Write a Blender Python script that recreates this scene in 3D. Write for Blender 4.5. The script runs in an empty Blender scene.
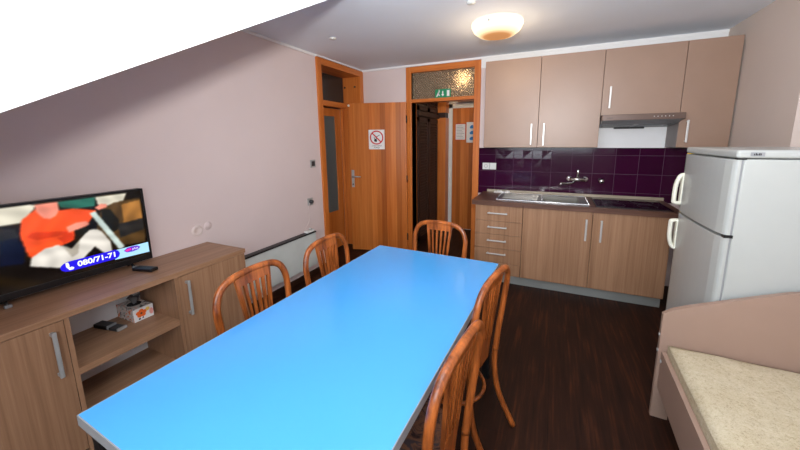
import bpy, bmesh, math, random
from mathutils import Vector, Matrix
R = math.radians
scene = bpy.context.scene
COL = scene.collection

# ------------------------------------------------------------------ camera
def make_camera():
    f, sx, sy = 323.353, 7.98, -29.666
    yaw, pit, rol = R(24.141), R(-9.719), R(-0.597)
    fw = Vector((-math.sin(yaw)*math.cos(pit), math.cos(yaw)*math.cos(pit), math.sin(pit)))
    rt = Vector((math.cos(yaw), math.sin(yaw), 0)); up = rt.cross(fw)
    r = rt*math.cos(rol) + up*math.sin(rol); u = -rt*math.sin(rol) + up*math.cos(rol)
    cam = bpy.data.cameras.new('camera'); co = bpy.data.objects.new('camera', cam); COL.objects.link(co)
    m = Matrix((r, u, -fw)).transposed().to_4x4(); m.translation = Vector((2.412, -3.91, 1.501))
    co.matrix_world = m
    cam.sensor_fit = 'HORIZONTAL'; cam.sensor_width = 36; cam.lens = f*36/800
    cam.shift_x = -sx/800; cam.shift_y = sy/800
    cam.clip_start = 0.02; cam.clip_end = 60
    scene.camera = co
make_camera()

# ------------------------------------------------------------------ world, lights, exposure
scene.view_settings.view_transform = 'Standard'; scene.view_settings.look = 'None'
scene.view_settings.gamma = 1; scene.view_settings.use_curve_mapping = False
scene.view_settings.exposure = 0.5
w = bpy.data.worlds.new('world'); scene.world = w; w.use_nodes = True
w.node_tree.nodes['Background'].inputs[0].default_value = (0.75, 0.85, 1.0, 1)
w.node_tree.nodes['Background'].inputs[1].default_value = 0.6
def light(name, kind, loc, energy, color, **k):
    l = bpy.data.lights.new(name, kind); l.energy = energy; l.color = color
    for a, b in k.items(): setattr(l, a, b)
    o = bpy.data.objects.new(name, l); COL.objects.link(o); o.location = loc
    return o
def aim(o, target):
    o.rotation_euler = (Vector(target) - o.location).to_track_quat('-Z', 'Y').to_euler()
# the photographer's flash, held above the camera
fl = light('flash', 'SPOT', (2.44, -3.93, 1.77), 184, (1.0, 0.985, 0.965), shadow_soft_size=0.075, spot_size=R(165), spot_blend=1.0)
aim(fl, (1.7, -1.9, 3.3))
# soft fill lamp added behind the camera to brighten the room
fill = light('added_fill', 'AREA', (2.3, -4.88, 1.75), 36, (0.86, 0.93, 1.0), shape='RECTANGLE', size=1.9, size_y=1.1)
aim(fill, (2.2, 0, 1.2))
ll = light('ceiling_lamp_bulb', 'POINT', (1.94, -1.08, 2.26), 5, (1.0, 0.72, 0.45), shadow_soft_size=0.14)
hl = light('hall_lamp_bulb', 'POINT', (1.202, 0.70, 2.27), .7, (1.0, 0.75, 0.5), shadow_soft_size=0.08)

# ------------------------------------------------------------------ materials
def srgb(r, g, b):
    def c(v):
        v /= 255
        return v/12.92 if v <= .04045 else ((v+.055)/1.055)**2.4
    return (c(r), c(g), c(b), 1)
class NT:
    def __init__(s, name):
        s.m = bpy.data.materials.new(name); s.m.use_nodes = True
        s.t = s.m.node_tree; s.n = s.t.nodes; s.b = s.n['Principled BSDF']
    def new(s, kind, **k):
        o = s.n.new(kind)
        for a, b in k.items(): setattr(o, a, b)
        return o
    def link(s, a, b): s.t.links.new(a, b)
    def coords(s, scale=(1,1,1), loc=(0,0,0), rot=(0,0,0)):
        tc = s.new('ShaderNodeTexCoord'); mp = s.new('ShaderNodeMapping')
        mp.inputs['Scale'].default_value = scale; mp.inputs['Location'].default_value = loc
        mp.inputs['Rotation'].default_value = rot
        s.link(tc.outputs['Object'], mp.inputs['Vector']); return mp.outputs['Vector']
    def noise(s, vec, scale, detail=3, rough=.5, dist=0):
        n = s.new('ShaderNodeTexNoise'); n.inputs['Scale'].default_value = scale
        n.inputs['Detail'].default_value = detail; n.inputs['Roughness'].default_value = rough
        n.inputs['Distortion'].default_value = dist
        s.link(vec, n.inputs['Vector']); return n.outputs['Fac']
    def ramp(s, fac, stops):
        r = s.new('ShaderNodeValToRGB'); e = r.color_ramp.elements
        while len(e) < len(stops): e.new(0.5)
        for x, (p, c) in zip(e, stops): x.position = p; x.color = c
        s.link(fac, r.inputs[0]); return r.outputs[0]
    def mix(s, fac, a, b, mode='MIX'):
        m = s.new('ShaderNodeMix', data_type='RGBA', blend_type=mode)
        for sock, v in ((m.inputs[0], fac), (m.inputs[6], a), (m.inputs[7], b)):
            if hasattr(v, 'is_output'): s.link(v, sock)
            else: sock.default_value = v
        return m.outputs[2]
    def bump(s, h, strength, dist=.002):
        b = s.new('ShaderNodeBump'); b.inputs['Strength'].default_value = strength
        b.inputs['Distance'].default_value = dist
        s.link(h, b.inputs['Height']); s.link(b.outputs[0], s.b.inputs['Normal'])
    def set(s, color=None, rough=None, metal=None, spec=None, **k):
        if color is not None:
            if hasattr(color, 'is_output'): s.link(color, s.b.inputs['Base Color'])
            else: s.b.inputs['Base Color'].default_value = color
        if rough is not None: s.b.inputs['Roughness'].default_value = rough
        if metal is not None: s.b.inputs['Metallic'].default_value = metal
        if spec is not None: s.b.inputs['Specular IOR Level'].default_value = spec
        for a, v in k.items(): s.b.inputs[a].default_value = v
        return s.m
def plain(name, col, rough=.5, metal=0, spec=.5, bump=0, var=.04, scale=8):
    n = NT(name); v = n.coords()
    f = n.noise(v, scale, 3)
    dark = tuple(c*(1-var) for c in col[:3]) + (1,); lite = tuple(min(1, c*(1+var)) for c in col[:3]) + (1,)
    n.set(n.ramp(f, [(.3, dark), (.7, lite)]), rough, metal, spec)
    if bump: n.bump(n.noise(v, 120, 3), bump)
    return n.m
def wood(name, c1, c2, axis='z', fine=60, long=2.0, rough=.5, bands=None, spec=.4):
    n = NT(name)
    s = {'x': (long, fine, fine), 'y': (fine, long, fine), 'z': (fine, fine, long)}[axis]
    v = n.coords(s); a = n.noise(v, 1.0, 5, .6, .3)
    s2 = tuple(q*.22 for q in s); v2 = n.coords(s2, (3, 5, 1)); b = n.noise(v2, 1.0, 2)
    m = n.new('ShaderNodeMath', operation='ADD'); n.link(a, m.inputs[0]); n.link(b, m.inputs[1])
    m2 = n.new('ShaderNodeMath', operation='MULTIPLY'); n.link(m.outputs[0], m2.inputs[0]); m2.inputs[1].default_value = .5
    col = n.ramp(m2.outputs[0], [(.36, c1), (.64, c2)])
    if bands:                    # book-matched veneer strips, each its own tone
        ax, width, amt = bands
        tc = n.new('ShaderNodeTexCoord'); sp = n.new('ShaderNodeSeparateXYZ'); n.link(tc.outputs['Object'], sp.inputs[0])
        d = n.new('ShaderNodeMath', operation='DIVIDE'); n.link(sp.outputs[ax], d.inputs[0]); d.inputs[1].default_value = width
        fl_ = n.new('ShaderNodeMath', operation='FLOOR'); n.link(d.outputs[0], fl_.inputs[0])
        wn = n.new('ShaderNodeTexWhiteNoise', noise_dimensions='1D'); n.link(fl_.outputs[0], wn.inputs['W'])
        g = n.ramp(wn.outputs[0], [(0, (1-amt, 1-amt*1.15, 1-amt*1.3, 1)), (1, (1, 1, 1, 1))])
        col = n.mix(1.0, col, g, 'MULTIPLY')
    return n.set(col, rough, 0, spec)

M = {}
M['wall'] = plain('pink_wall_paint', srgb(222, 205, 202), .75, bump=.15, var=.015, scale=3)
M['wall_r'] = plain('beige_wall_paint', srgb(205, 190, 180), .75, bump=.15, var=.015, scale=3)
M['white_wall'] = plain('white_wall_paint', srgb(235, 235, 235), .7, bump=.1, var=.01)
M['ceiling'] = plain('ceiling_paint', srgb(236, 242, 250), .8, bump=.1, var=.015, scale=2)
M['hallwall'] = plain('hall_wall_paint', srgb(200, 195, 190), .8)
M['sloped'] = plain('slope_paint', srgb(240, 240, 242), .8)
M['laminate'] = wood('oak_laminate', srgb(142, 104, 76), srgb(172, 132, 101), 'z', 100, 2.2, .42)
M['laminate_y'] = wood('oak_laminate_long', srgb(142, 104, 76), srgb(172, 132, 101), 'y', 100, 2.2, .38)
M['laminate_x'] = wood('oak_laminate_cross', srgb(134, 95, 69), srgb(170, 127, 98), 'x', 75, 2.2, .42)
M['laminate_dark'] = wood('oak_laminate_side', srgb(134, 98, 72), srgb(162, 124, 97), 'z', 75, 2.2, .45)
M['hood'] = plain('hood_brown_metal', srgb(98, 78, 68), .35, .2)
M['mauve'] = plain('mauve_cabinet_laminate', srgb(152, 124, 106), .38, var=.03, scale=5)
M['mauve_side'] = plain('grey_cabinet_side', srgb(135, 125, 122), .5)
M['bed'] = plain('beige_pink_laminate', srgb(158, 131, 115), .45, var=.02)
M['veneer'] = wood('orange_veneer', srgb(190, 100, 34), srgb(220, 136, 66), 'z', 55, 1.6, .32, bands=(0, .068, .38))
M['trimwood'] = wood('orange_trim_wood', srgb(186, 98, 36), srgb(214, 128, 60), 'z', 60, 2.0, .38)
M['trimwood_x'] = wood('orange_trim_wood_x', srgb(186, 98, 36), srgb(214, 128, 60), 'x', 60, 2.0, .38)
M['trimwood_y'] = wood('orange_trim_wood_y', srgb(186, 98, 36), srgb(214, 128, 60), 'y', 60, 2.0, .38)
M['chairwood'] = wood('chair_wood', srgb(86, 38, 13), srgb(186, 102, 46), 'z', 70, 6, .28, spec=.5)
M['darkwood'] = wood('wardrobe_wood', srgb(38, 20, 13), srgb(52, 28, 18), 'z', 50, 2, .5)
M['counter'] = wood('brown_worktop', srgb(84, 56, 46), srgb(112, 80, 66), 'x', 60, 4, .35)
M['table'] = plain('blue_table_laminate', srgb(74, 156, 220), .15, var=.015, scale=3)
M['table_edge'] = plain('grey_edge_strip', srgb(140, 140, 140), .45)
M['black'] = plain('black_plastic', srgb(18, 18, 19), .35)
M['blackmetal'] = plain('black_metal', srgb(22, 22, 23), .4)
M['darkgrey'] = plain('dark_grey_plastic', srgb(52, 54, 56), .4)
M['grey'] = plain('grey_plastic', srgb(140, 142, 144), .45)
M['white'] = plain('white_enamel', srgb(226, 228, 224), .22, var=.01)
M['fridge'] = plain('fridge_enamel', srgb(178, 181, 177), .25, var=.012)
M['cream'] = plain('cream_plastic', srgb(232, 230, 214), .3)
M['radiator'] = plain('radiator_enamel', srgb(212, 218, 214), .4)
M['alu'] = plain('brushed_aluminium', srgb(176, 176, 174), .35, .25, var=.05)
M['handle'] = plain('satin_handle', srgb(205, 203, 200), .35, .35)
M['steel'] = plain('brushed_steel', srgb(158, 154, 148), .28, 1, var=.03)
M['chrome'] = plain('chrome', srgb(225, 225, 225), .12, 1, var=.01)
M['lip'] = plain('beige_upstand', srgb(166, 154, 134), .45, .1)
M['plinth'] = plain('plinth_aluminium', srgb(150, 152, 148), .45, .3)
M['glassblack'] = plain('black_ceramic_glass', srgb(10, 10, 12), .06, spec=.6)
M['yellow'] = plain('yellow_tab', srgb(220, 180, 50), .5)
M['palecover'] = plain('pale_socket_plastic', srgb(222, 206, 200), .5)
M['paper'] = plain('white_paper', srgb(228, 226, 224), .7, var=.01)
M['ink'] = plain('black_ink', srgb(30, 28, 28), .7)
M['red'] = plain('red_ink', srgb(200, 30, 40), .6)
M['green'] = plain('sign_green', srgb(10, 135, 90), .5)
M['blue'] = plain('sign_blue', srgb(20, 120, 190), .5)
M['orange'] = plain('orange_print', srgb(240, 105, 30), .6)
M['pinkprint'] = plain('pink_print', srgb(235, 160, 150), .6)
M['yellowprint'] = plain('yellow_print', srgb(240, 190, 90), .6)
M['tissue'] = plain('grey_tissue', srgb(110, 108, 108), .8)
M['gap'] = plain('dark_gap', srgb(20, 18, 17), .8)

def m_floor():
    n = NT('dark_wood_vinyl')
    v = n.coords((9, .9, 1)); a = n.noise(v, 2.2, 6, .62, .4)
    v2 = n.coords((60, 3, 1)); b = n.noise(v2, 1, 4)
    s = n.new('ShaderNodeMath', operation='ADD'); n.link(a, s.inputs[0]); n.link(b, s.inputs[1])
    h = n.new('ShaderNodeMath', operation='MULTIPLY'); n.link(s.outputs[0], h.inputs[0]); h.inputs[1].default_value = .5
    c = n.ramp(h.outputs[0], [(.3, srgb(22, 10, 6)), (.52, srgb(46, 23, 13)), (.7, srgb(84, 43, 22))])
    br = n.new('ShaderNodeTexBrick'); vb = n.coords((1, 1, 1), rot=(0, 0, R(90)))
    n.link(vb, br.inputs['Vector'])
    br.inputs['Scale'].default_value = 1; br.inputs['Brick Width'].default_value = 1.2; br.inputs['Row Height'].default_value = .19
    br.inputs['Mortar Size'].default_value = .0015; br.inputs['Color1'].default_value = (1, 1, 1, 1)
    br.inputs['Color2'].default_value = (.82, .82, .82, 1); br.inputs['Mortar'].default_value = (.5, .5, .5, 1)
    c = n.mix(1.0, c, br.outputs['Color'], 'MULTIPLY')
    n.set(c, .55, 0, .2); n.bump(b, .15, .001); return n.m
M['floor'] = m_floor()
def m_tile():
    n = NT('purple_glazed_tile')
    tc = n.new('ShaderNodeTexCoord'); sp = n.new('ShaderNodeSeparateXYZ'); n.link(tc.outputs['Object'], sp.inputs[0])
    cb = n.new('ShaderNodeCombineXYZ')
    for i, (ax, off) in enumerate(((0, .003), (2, .007))):
        a = n.new('ShaderNodeMath', operation='ADD'); n.link(sp.outputs[ax], a.inputs[0]); a.inputs[1].default_value = off
        n.link(a.outputs[0], cb.inputs[i])
    br = n.new('ShaderNodeTexBrick'); br.offset = 0; n.link(cb.outputs[0], br.inputs['Vector'])
    br.inputs['Scale'].default_value = 1; br.inputs['Brick Width'].default_value = .2; br.inputs['Row Height'].default_value = .19
    br.inputs['Mortar Size'].default_value = .0022; br.inputs['Mortar Smooth'].default_value = .3
    br.inputs['Color1'].default_value = srgb(56, 12, 44); br.inputs['Color2'].default_value = srgb(50, 10, 40)
    br.inputs['Mortar'].default_value = srgb(92, 68, 86)
    n.set(br.outputs['Color'], .1, 0, .3)
    inv = n.new('ShaderNodeMath', operation='SUBTRACT'); inv.inputs[0].default_value = 1; n.link(br.outputs['Fac'], inv.inputs[1])
    n.bump(inv.outputs[0], .5, .002); return n.m
M['tile'] = m_tile()
def m_patglass():
    n = NT('patterned_glass'); v = n.coords((1, 1, 1), rot=(0, R(45), 0))
    vo = n.new('ShaderNodeTexVoronoi'); vo.inputs['Scale'].default_value = 42; vo.inputs['Randomness'].default_value = .25
    n.link(v, vo.inputs['Vector'])
    n.set(n.ramp(vo.outputs['Distance'], [(.12, srgb(70, 52, 38)), (.55, srgb(236, 214, 184))]), .16, 0, .6)
    n.b.inputs['Transmission Weight'].default_value = .6; n.b.inputs['IOR'].default_value = 1.3
    n.bump(vo.outputs['Distance'], 1.0, .03); return n.m
M['patglass'] = m_patglass()
def m_glass(name, col, rough):
    n = NT(name); n.set(col, rough, 0, .5); n.b.inputs['Transmission Weight'].default_value = .6; return n.m
M['darkglass'] = m_glass('dark_transom_glass', srgb(70, 66, 62), .25)
M['frosted'] = m_glass('frosted_door_glass', srgb(140, 150, 150), .45)
def emit(name, col, s=1.0):
    n = NT(name); n.set((0, 0, 0, 1), .5)
    n.b.inputs['Emission Color'].default_value = col; n.b.inputs['Emission Strength'].default_value = s
    return n.m
M['globe'] = emit('lit_hall_globe', (1.0, .72, .42, 1), 12)
def m_lamp():
    n = NT('lit_glass_shade'); tc = n.new('ShaderNodeTexCoord'); sp = n.new('ShaderNodeSeparateXYZ')
    n.link(tc.outputs['Object'], sp.inputs[0])
    mr = n.new('ShaderNodeMapRange'); mr.inputs[1].default_value = -.12; mr.inputs[2].default_value = 0
    n.link(sp.outputs[2], mr.inputs[0])
    c = n.ramp(mr.outputs[0], [(0, (.40, .17, .06, 1)), (.09, (.50, .22, .08, 1)), (.20, (1.1, .82, .48, 1)), (1, (2.6, 2.15, 1.5, 1))])
    n.link(c, n.b.inputs['Emission Color']); n.b.inputs['Emission Strength'].default_value = 1.0
    n.set(srgb(24, 20, 17), .8, 0, 0); return n.m
M['lamp'] = m_lamp()
def m_blanket():
    n = NT('cream_woven_blanket'); v = n.coords()
    a = n.noise(v, 60, 5, .7); b = n.noise(v, 220, 3, .7); c = n.noise(v, 9, 3)
    s = n.new('ShaderNodeMath', operation='ADD'); n.link(a, s.inputs[0]); n.link(b, s.inputs[1])
    h = n.new('ShaderNodeMath', operation='MULTIPLY'); n.link(s.outputs[0], h.inputs[0]); h.inputs[1].default_value = .5
    col = n.ramp(h.outputs[0], [(.36, srgb(150, 134, 108)), (.46, srgb(196, 182, 152)), (.62, srgb(214, 202, 174))])
    col = n.mix(.25, col, n.ramp(c, [(.3, srgb(176, 156, 120)), (.7, srgb(214, 202, 176))]))
    n.set(col, .95, 0, .1); n.bump(h.outputs[0], .8, .006); return n.m
M['blanket'] = m_blanket()
def m_seat():
    n = NT('brown_patterned_upholstery'); v = n.coords()
    a = n.noise(v, 14, 3, .6, 2.0)
    col = n.ramp(a, [(.38, srgb(44, 30, 28)), (.47, srgb(96, 66, 54)), (.55, srgb(128, 84, 60)), (.63, srgb(70, 58, 60))])
    n.set(col, .85, 0, .2); n.bump(n.noise(v, 200), .3); return n.m
M['seat'] = m_seat()
def m_tissuebox():
    n = NT('floral_tissue_box'); v = n.coords()
    a = n.noise(v, 26, 3, .6, 1.5); b = n.noise(n.coords((1, 1, 1), (4, 2, 7)), 30, 2, .5, 1.0)
    col = n.ramp(a, [(.40, srgb(60, 52, 46)), (.46, srgb(214, 204, 196)), (.58, srgb(224, 214, 206)), (.64, srgb(220, 110, 50))])
    n.set(col, .6); return n.m
M['boxprint'] = m_tissuebox()

# ------------------------------------------------------------------ mesh helpers
class MB:
    def __init__(s): s.bm = bmesh.new(); s.mats = []
    def mi(s, m):
        m = m or 0
        if m not in s.mats: s.mats.append(m)
        return s.mats.index(m)
    def _set(s, faces, m, smooth=False):
        i = s.mi(m)
        for f in faces: f.material_index = i; f.smooth = smooth
    def merge(s, t, m, smooth=None):
        me = bpy.data.meshes.new('t'); t.to_mesh(me); t.free()
        n0 = len(s.bm.faces); s.bm.from_mesh(me); bpy.data.meshes.remove(me)
        s.bm.faces.ensure_lookup_table(); i = s.mi(m)
        for k in range(n0, len(s.bm.faces)):
            s.bm.faces[k].material_index = i
            if smooth is not None: s.bm.faces[k].smooth = smooth
    def box(s, a, b, m=None, bev=0, seg=2, mtx=None):
        t = bmesh.new(); bmesh.ops.create_cube(t, size=1)
        c = [(p+q)/2 for p, q in zip(a, b)]; d = [abs(q-p) for p, q in zip(a, b)]
        for v in t.verts: v.co = Vector((v.co.x*d[0]+c[0], v.co.y*d[1]+c[1], v.co.z*d[2]+c[2]))
        if bev:
            bmesh.ops.bevel(t, geom=t.edges[:], offset=min(bev, min(d)*.49), segments=seg, affect='EDGES', profile=.5)
        if mtx: bmesh.ops.transform(t, matrix=mtx, verts=t.verts)
        s.merge(t, m); return s
    def prism(s, pts, d0, d1, axis='y', m=None, bev=0):
        """polygon pts in the plane across `axis`, extruded from d0 to d1"""
        def P(u, v, d): return {'x': (d, u, v), 'y': (u, d, v), 'z': (u, v, d)}[axis]
        t = bmesh.new()
        A = [t.verts.new(P(u, v, d0)) for u, v in pts]; B = [t.verts.new(P(u, v, d1)) for u, v in pts]
        t.faces.new(A); t.faces.new(B[::-1])
        n = len(pts)
        for i in range(n): t.faces.new((A[i], B[i], B[(i+1) % n], A[(i+1) % n]))
        bmesh.ops.recalc_face_normals(t, faces=t.faces)
        if bev: bmesh.ops.bevel(t, geom=t.edges[:], offset=bev, segments=2, affect='EDGES', profile=.5)
        bmesh.ops.triangulate(t, faces=[f for f in t.faces if len(f.verts) > 4])
        s.merge(t, m); return s
    def poly(s, pts, m=None):
        vs = [s.bm.verts.new(p) for p in pts]; f = s.bm.faces.new(vs); f.material_index = s.mi(m); return s
    def tube(s, path, r, m=None, seg=10, r2=None, side=None, cap=True, closed=False):
        """swept tube; r may be a list; r2 = half-size along `side` for a flattened section"""
        P = [Vector(p) for p in path]; n = len(P); t = bmesh.new(); rings = []
        up = Vector(side) if side else None; prev = None
        for i in range(n):
            if closed: d = (P[(i+1) % n]-P[i-1]).normalized()
            else: d = (P[min(i+1, n-1)]-P[max(i-1, 0)]).normalized()
            if up is not None: a = (up - d*up.dot(d)).normalized()
            else:
                ref = prev if prev is not None else (Vector((0, 0, 1)) if abs(d.z) < .9 else Vector((1, 0, 0)))
                a = (ref - d*ref.dot(d)).normalized(); prev = a
            b = d.cross(a); rr = r[i] if isinstance(r, (list, tuple)) else r
            ra = r2 if r2 else rr
            rings.append([t.verts.new(P[i] + a*(ra*math.cos(2*math.pi*k/seg)) + b*(rr*math.sin(2*math.pi*k/seg))) for k in range(seg)])
        m_ = n if closed else n-1
        for i in range(m_):
            A, B = rings[i], rings[(i+1) % n]
            for k in range(seg): t.faces.new((A[k], A[(k+1) % seg], B[(k+1) % seg], B[k])).smooth = True
        if cap and not closed:
            t.faces.new(rings[0][::-1]); t.faces.new(rings[-1])
        bmesh.ops.recalc_face_normals(t, faces=t.faces)
        s.merge(t, m); return s
    def lathe(s, prof, c=(0, 0, 0), m=None, seg=32, axis='z'):
        t = bmesh.new(); rings = []
        def P(r, h, a):
            x, y = r*math.cos(a), r*math.sin(a)
            v = {'z': (x, y, h), 'y': (x, h, y), 'x': (h, x, y)}[axis]
            return Vector(v)+Vector(c)
        for r, h in prof:
            rings.append([t.verts.new(P(0, h, 0))] if r < 1e-6 else [t.verts.new(P(r, h, 2*math.pi*k/seg)) for k in range(seg)])
        for A, B in zip(rings, rings[1:]):
            for k in range(seg):
                j = (k+1) % seg
                q = ([A[0]] if len(A) == 1 else [A[k], A[j]]) + ([B[0]] if len(B) == 1 else [B[j], B[k]])
                if len(q) > 2: t.faces.new(q).smooth = True
        bmesh.ops.recalc_face_normals(t, faces=t.faces)
        s.merge(t, m); return s
    def build(s, name, mat=None, parent=None, mtx=None):
        me = bpy.data.meshes.new(name)
        if mtx: bmesh.ops.transform(s.bm, matrix=mtx, verts=s.bm.verts)
        s.bm.to_mesh(me); s.bm.free()
        for q in s.mats: me.materials.append(M[q] if q else M[mat])
        o = bpy.data.objects.new(name, me); COL.objects.link(o)
        if parent: o.parent = parent
        return o
def box(name, a, b, mat, parent=None, bev=0): return MB().box(a, b, None, bev).build(name, mat, parent)
def empty(name, loc=(0, 0, 0), rz=0):
    o = bpy.data.objects.new(name, None); o.empty_display_size = .1; COL.objects.link(o)
    o.location = loc; o.rotation_euler = (0, 0, rz); return o
def tag(o, label, cat, group=None):
    o['label'] = label; o['category'] = cat
    if group: o['group'] = group
    return o
def thing(name, label, cat, loc=(0, 0, 0), rz=0, group=None): return tag(empty(name, loc, rz), label, cat, group)
def struct(o, label=None):
    o['kind'] = 'structure'
    if label: o['label'] = label
    return o
def sbox(name, a, b, mat, label=None, bev=0): return struct(box(name, a, b, mat, None, bev), label)
def kids(o): return [c for c in bpy.data.objects if c.parent == o]
def copy_tree(o, parent=None):
    c = o.copy(); COL.objects.link(c); c.parent = parent
    for ch in kids(o): copy_tree(ch, c)
    return c
def lerp(a, b, t): return a+(b-a)*t
def text_mb(body, size, mat, parent, name, mtx, ext=.0004, wscale=1, align='CENTER', bold=0):
    cu = bpy.data.curves.new(name, 'FONT'); cu.body = body; cu.size = size; cu.extrude = ext
    cu.align_x = align; cu.offset = bold
    o = bpy.data.objects.new(name, cu); COL.objects.link(o)
    bpy.context.view_layer.update()
    me = bpy.data.meshes.new_from_object(o.evaluated_get(bpy.context.evaluated_depsgraph_get()))
    bpy.data.objects.remove(o); me.transform(Matrix.Diagonal((wscale, 1, 1, 1))); me.transform(mtx)
    me.materials.clear(); me.materials.append(M[mat])
    q = bpy.data.objects.new(name, me); COL.objects.link(q)
    if parent: q.parent = parent
    return q

# ------------------------------------------------------------------ room shell
H = 2.421; XC = 1.215; YS = -2.031
XR = 3.745; XR2 = 4.02; YB = -5.0; YR = -1.10
# floor of room, hall and side room
sbox('floor', (-1.6, YB, -.1), (XR2+.1, 2.3, 0), 'floor', 'dark brown wood-look vinyl floor')
# flat ceiling: whole room except the sloping corner at left front
c = MB(); c.prism([(-.0, 0), (XR2+.1, 0), (XR2+.1, YB), (XC, YB), (XC, YS), (0, YS)], H, H+.1, 'z')
struct(c.build('ceiling', 'ceiling'), 'flat grey-white ceiling')
# sloping roof soffit at the left, with the white dormer cheek at its edge
sl = .545
zb = H - sl*(YS-YB)
s_ = MB(); s_.prism([(YS, H), (YS, H+.1), (YB, zb+.1), (YB, zb)], 0.0, XC-.02, 'x')
struct(s_.build('trim_1', 'wall'), 'sloping roof soffit above the left wall')
s_ = MB(); s_.prism([(YS, H-.0), (YB, zb), (YB, H)], XC-.02, XC, 'x')
struct(s_.build('wall_dormer', 'sloped'), 'white triangular dormer side at upper left')
# left wall with doorway (y -.87..-.08, up to 2.33)
lw = MB()
lw.prism([(-.87, 0), (-.87, 2.335), (-.08, 2.335), (-.08, 0), (0.0, 0), (0.0, H), (YS, H), (YB, zb), (YB, 0)], -.30, 0, 'x')
struct(lw.build('wall_left', 'wall'), 'pale pink painted wall behind the television')
# back wall: doorway x .727..1.53 to 2.33
bw = MB()
bw.prism([(-.3, 0), (.727, 0), (.727, 2.335), (1.53, 2.335), (1.53, 0), (XR, 0), (XR, H), (-.3, H)], 0.0, .14, 'y')
struct(bw.build('wall_back', 'wall'), 'back wall with doorway and kitchenette')
sbox('wall_right', (XR, YR, 0), (XR+.26, .14, H), 'wall_r', 'beige right wall beside the wall cupboards')
sbox('wall_right_recess', (XR2, YB, 0), (XR2+.1, YR, H), 'wall', 'pink right wall beside the bed')
fwm = MB()
x0, x1 = 0, XR2+.1
wx0, wx1, wz0, wz1 = 1.5, 3.5, 1.15, 2.25
for a, b in (((x0, 0), (x1, wz0)), ((x0, wz1), (x1, H)), ((x0, wz0), (wx0, wz1)), ((wx1, wz0), (x1, wz1))):
    fwm.box((a[0], YB-.1, a[1]), (b[0], YB, b[1]))
struct(fwm.build('wall_front', 'wall'), 'dormer wall behind the camera')
wf = MB()
for a, b in (((wx0, wz0), (wx1, wz0+.06)), ((wx0, wz1-.06), (wx1, wz1)), ((wx0, wz0), (wx0+.06, wz1)), ((wx1-.06, wz0), (wx1, wz1)), ((2.47, wz0), (2.53, wz1))):
    wf.box((a[0], YB-.08, a[1]), (b[0], YB-.02, b[1]))
struct(wf.build('window_3', 'white'), 'white framed dormer window')
# thin white cornice bead where wall and ceiling meet
co = MB()
co.box((0, -.95, H-.022), (.02, 0, H)); co.box((0, YS, H-.022), (.012, -.95, H))
co.box((0, -.02, H-.022), (XR, 0, H)); struct(co.build('trim_2', 'white_wall'), 'thin white edge between wall and ceiling')
sbox('trim_3', (1.60, -.012, 2.30), (XR, 0, H-.022), 'white_wall', 'white strip above the wall cupboards')
sbox('baseboard_left', (0, YB+.01, 0), (.014, -.95, .06), 'darkwood', 'dark skirting on left wall')

# side room behind the left doorway, hall behind the back doorway
sbox('wall_side_room', (-1.6, -2.2, 0), (-1.5, .3, H), 'hallwall')
sbox('ceiling_side_room', (-1.6, -2.2, H), (0, .3, H+.1), 'ceiling')
sbox('wall_side_room_front', (-1.5, -2.3, 0), (-.3, -2.2, H), 'hallwall')
sbox('wall_side_room_back', (-1.5, .14, 0), (-.3, .24, H), 'hallwall')
sbox('wall_hall_left', (.0, .14, 0), (.1, 1.42, H), 'hallwall')
sbox('wall_hall_right', (2.1, .14, 0), (2.2, 1.42, H), 'hallwall')
hb = MB(); hb.box((.1, 1.32, 0), (2.1, 1.42, H)); struct(hb.build('wall_hall_back', 'white_wall'))
sbox('ceiling_hall', (0, .14, H), (2.2, 1.42, H+.1), 'ceiling')

# kitchen splashback tiles, white panel under hood
tl = MB(); tl.box((1.602, -.012, .86), (XR, 0, 1.40))
for i in range(3):     # decorated relief tiles: shallow diamond facets
    for (tx, tz) in ((1.797+.2*i, 1.1836), ):
        cx, cz = tx+.1, tz+.095; o = -.0124; p = -.0142
        q = [(tx+.006, tz+.006), (cx, tz+.006), (tx+.194, tz+.006), (tx+.194, cz), (tx+.194, tz+.184), (cx, tz+.184), (tx+.006, tz+.184), (tx+.006, cz)]
        for k in range(8):
            a, b = q[k], q[(k+1) % 8]
            ya = o if k % 2 == 0 else p; yb = p if k % 2 == 0 else o
            tl.poly([(a[0], ya, a[1]), (b[0], yb, b[1]), (cx, p-.002 if k % 2 else o, cz)])
struct(tl.build('trim_4', 'tile'), 'glossy dark purple tile splashback')
sbox('trim_5', (2.80, -.03, 1.40), (3.385, 0, 1.70), 'white_wall', 'white painted panel under the cooker hood')

# ------------------------------------------------------------------ doorways
def casing(name, parts, label):
    root = struct(empty(name), label)
    for nm, a, b, mt in parts: box(nm, a, b, mt, root, .003)
    return root
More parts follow.
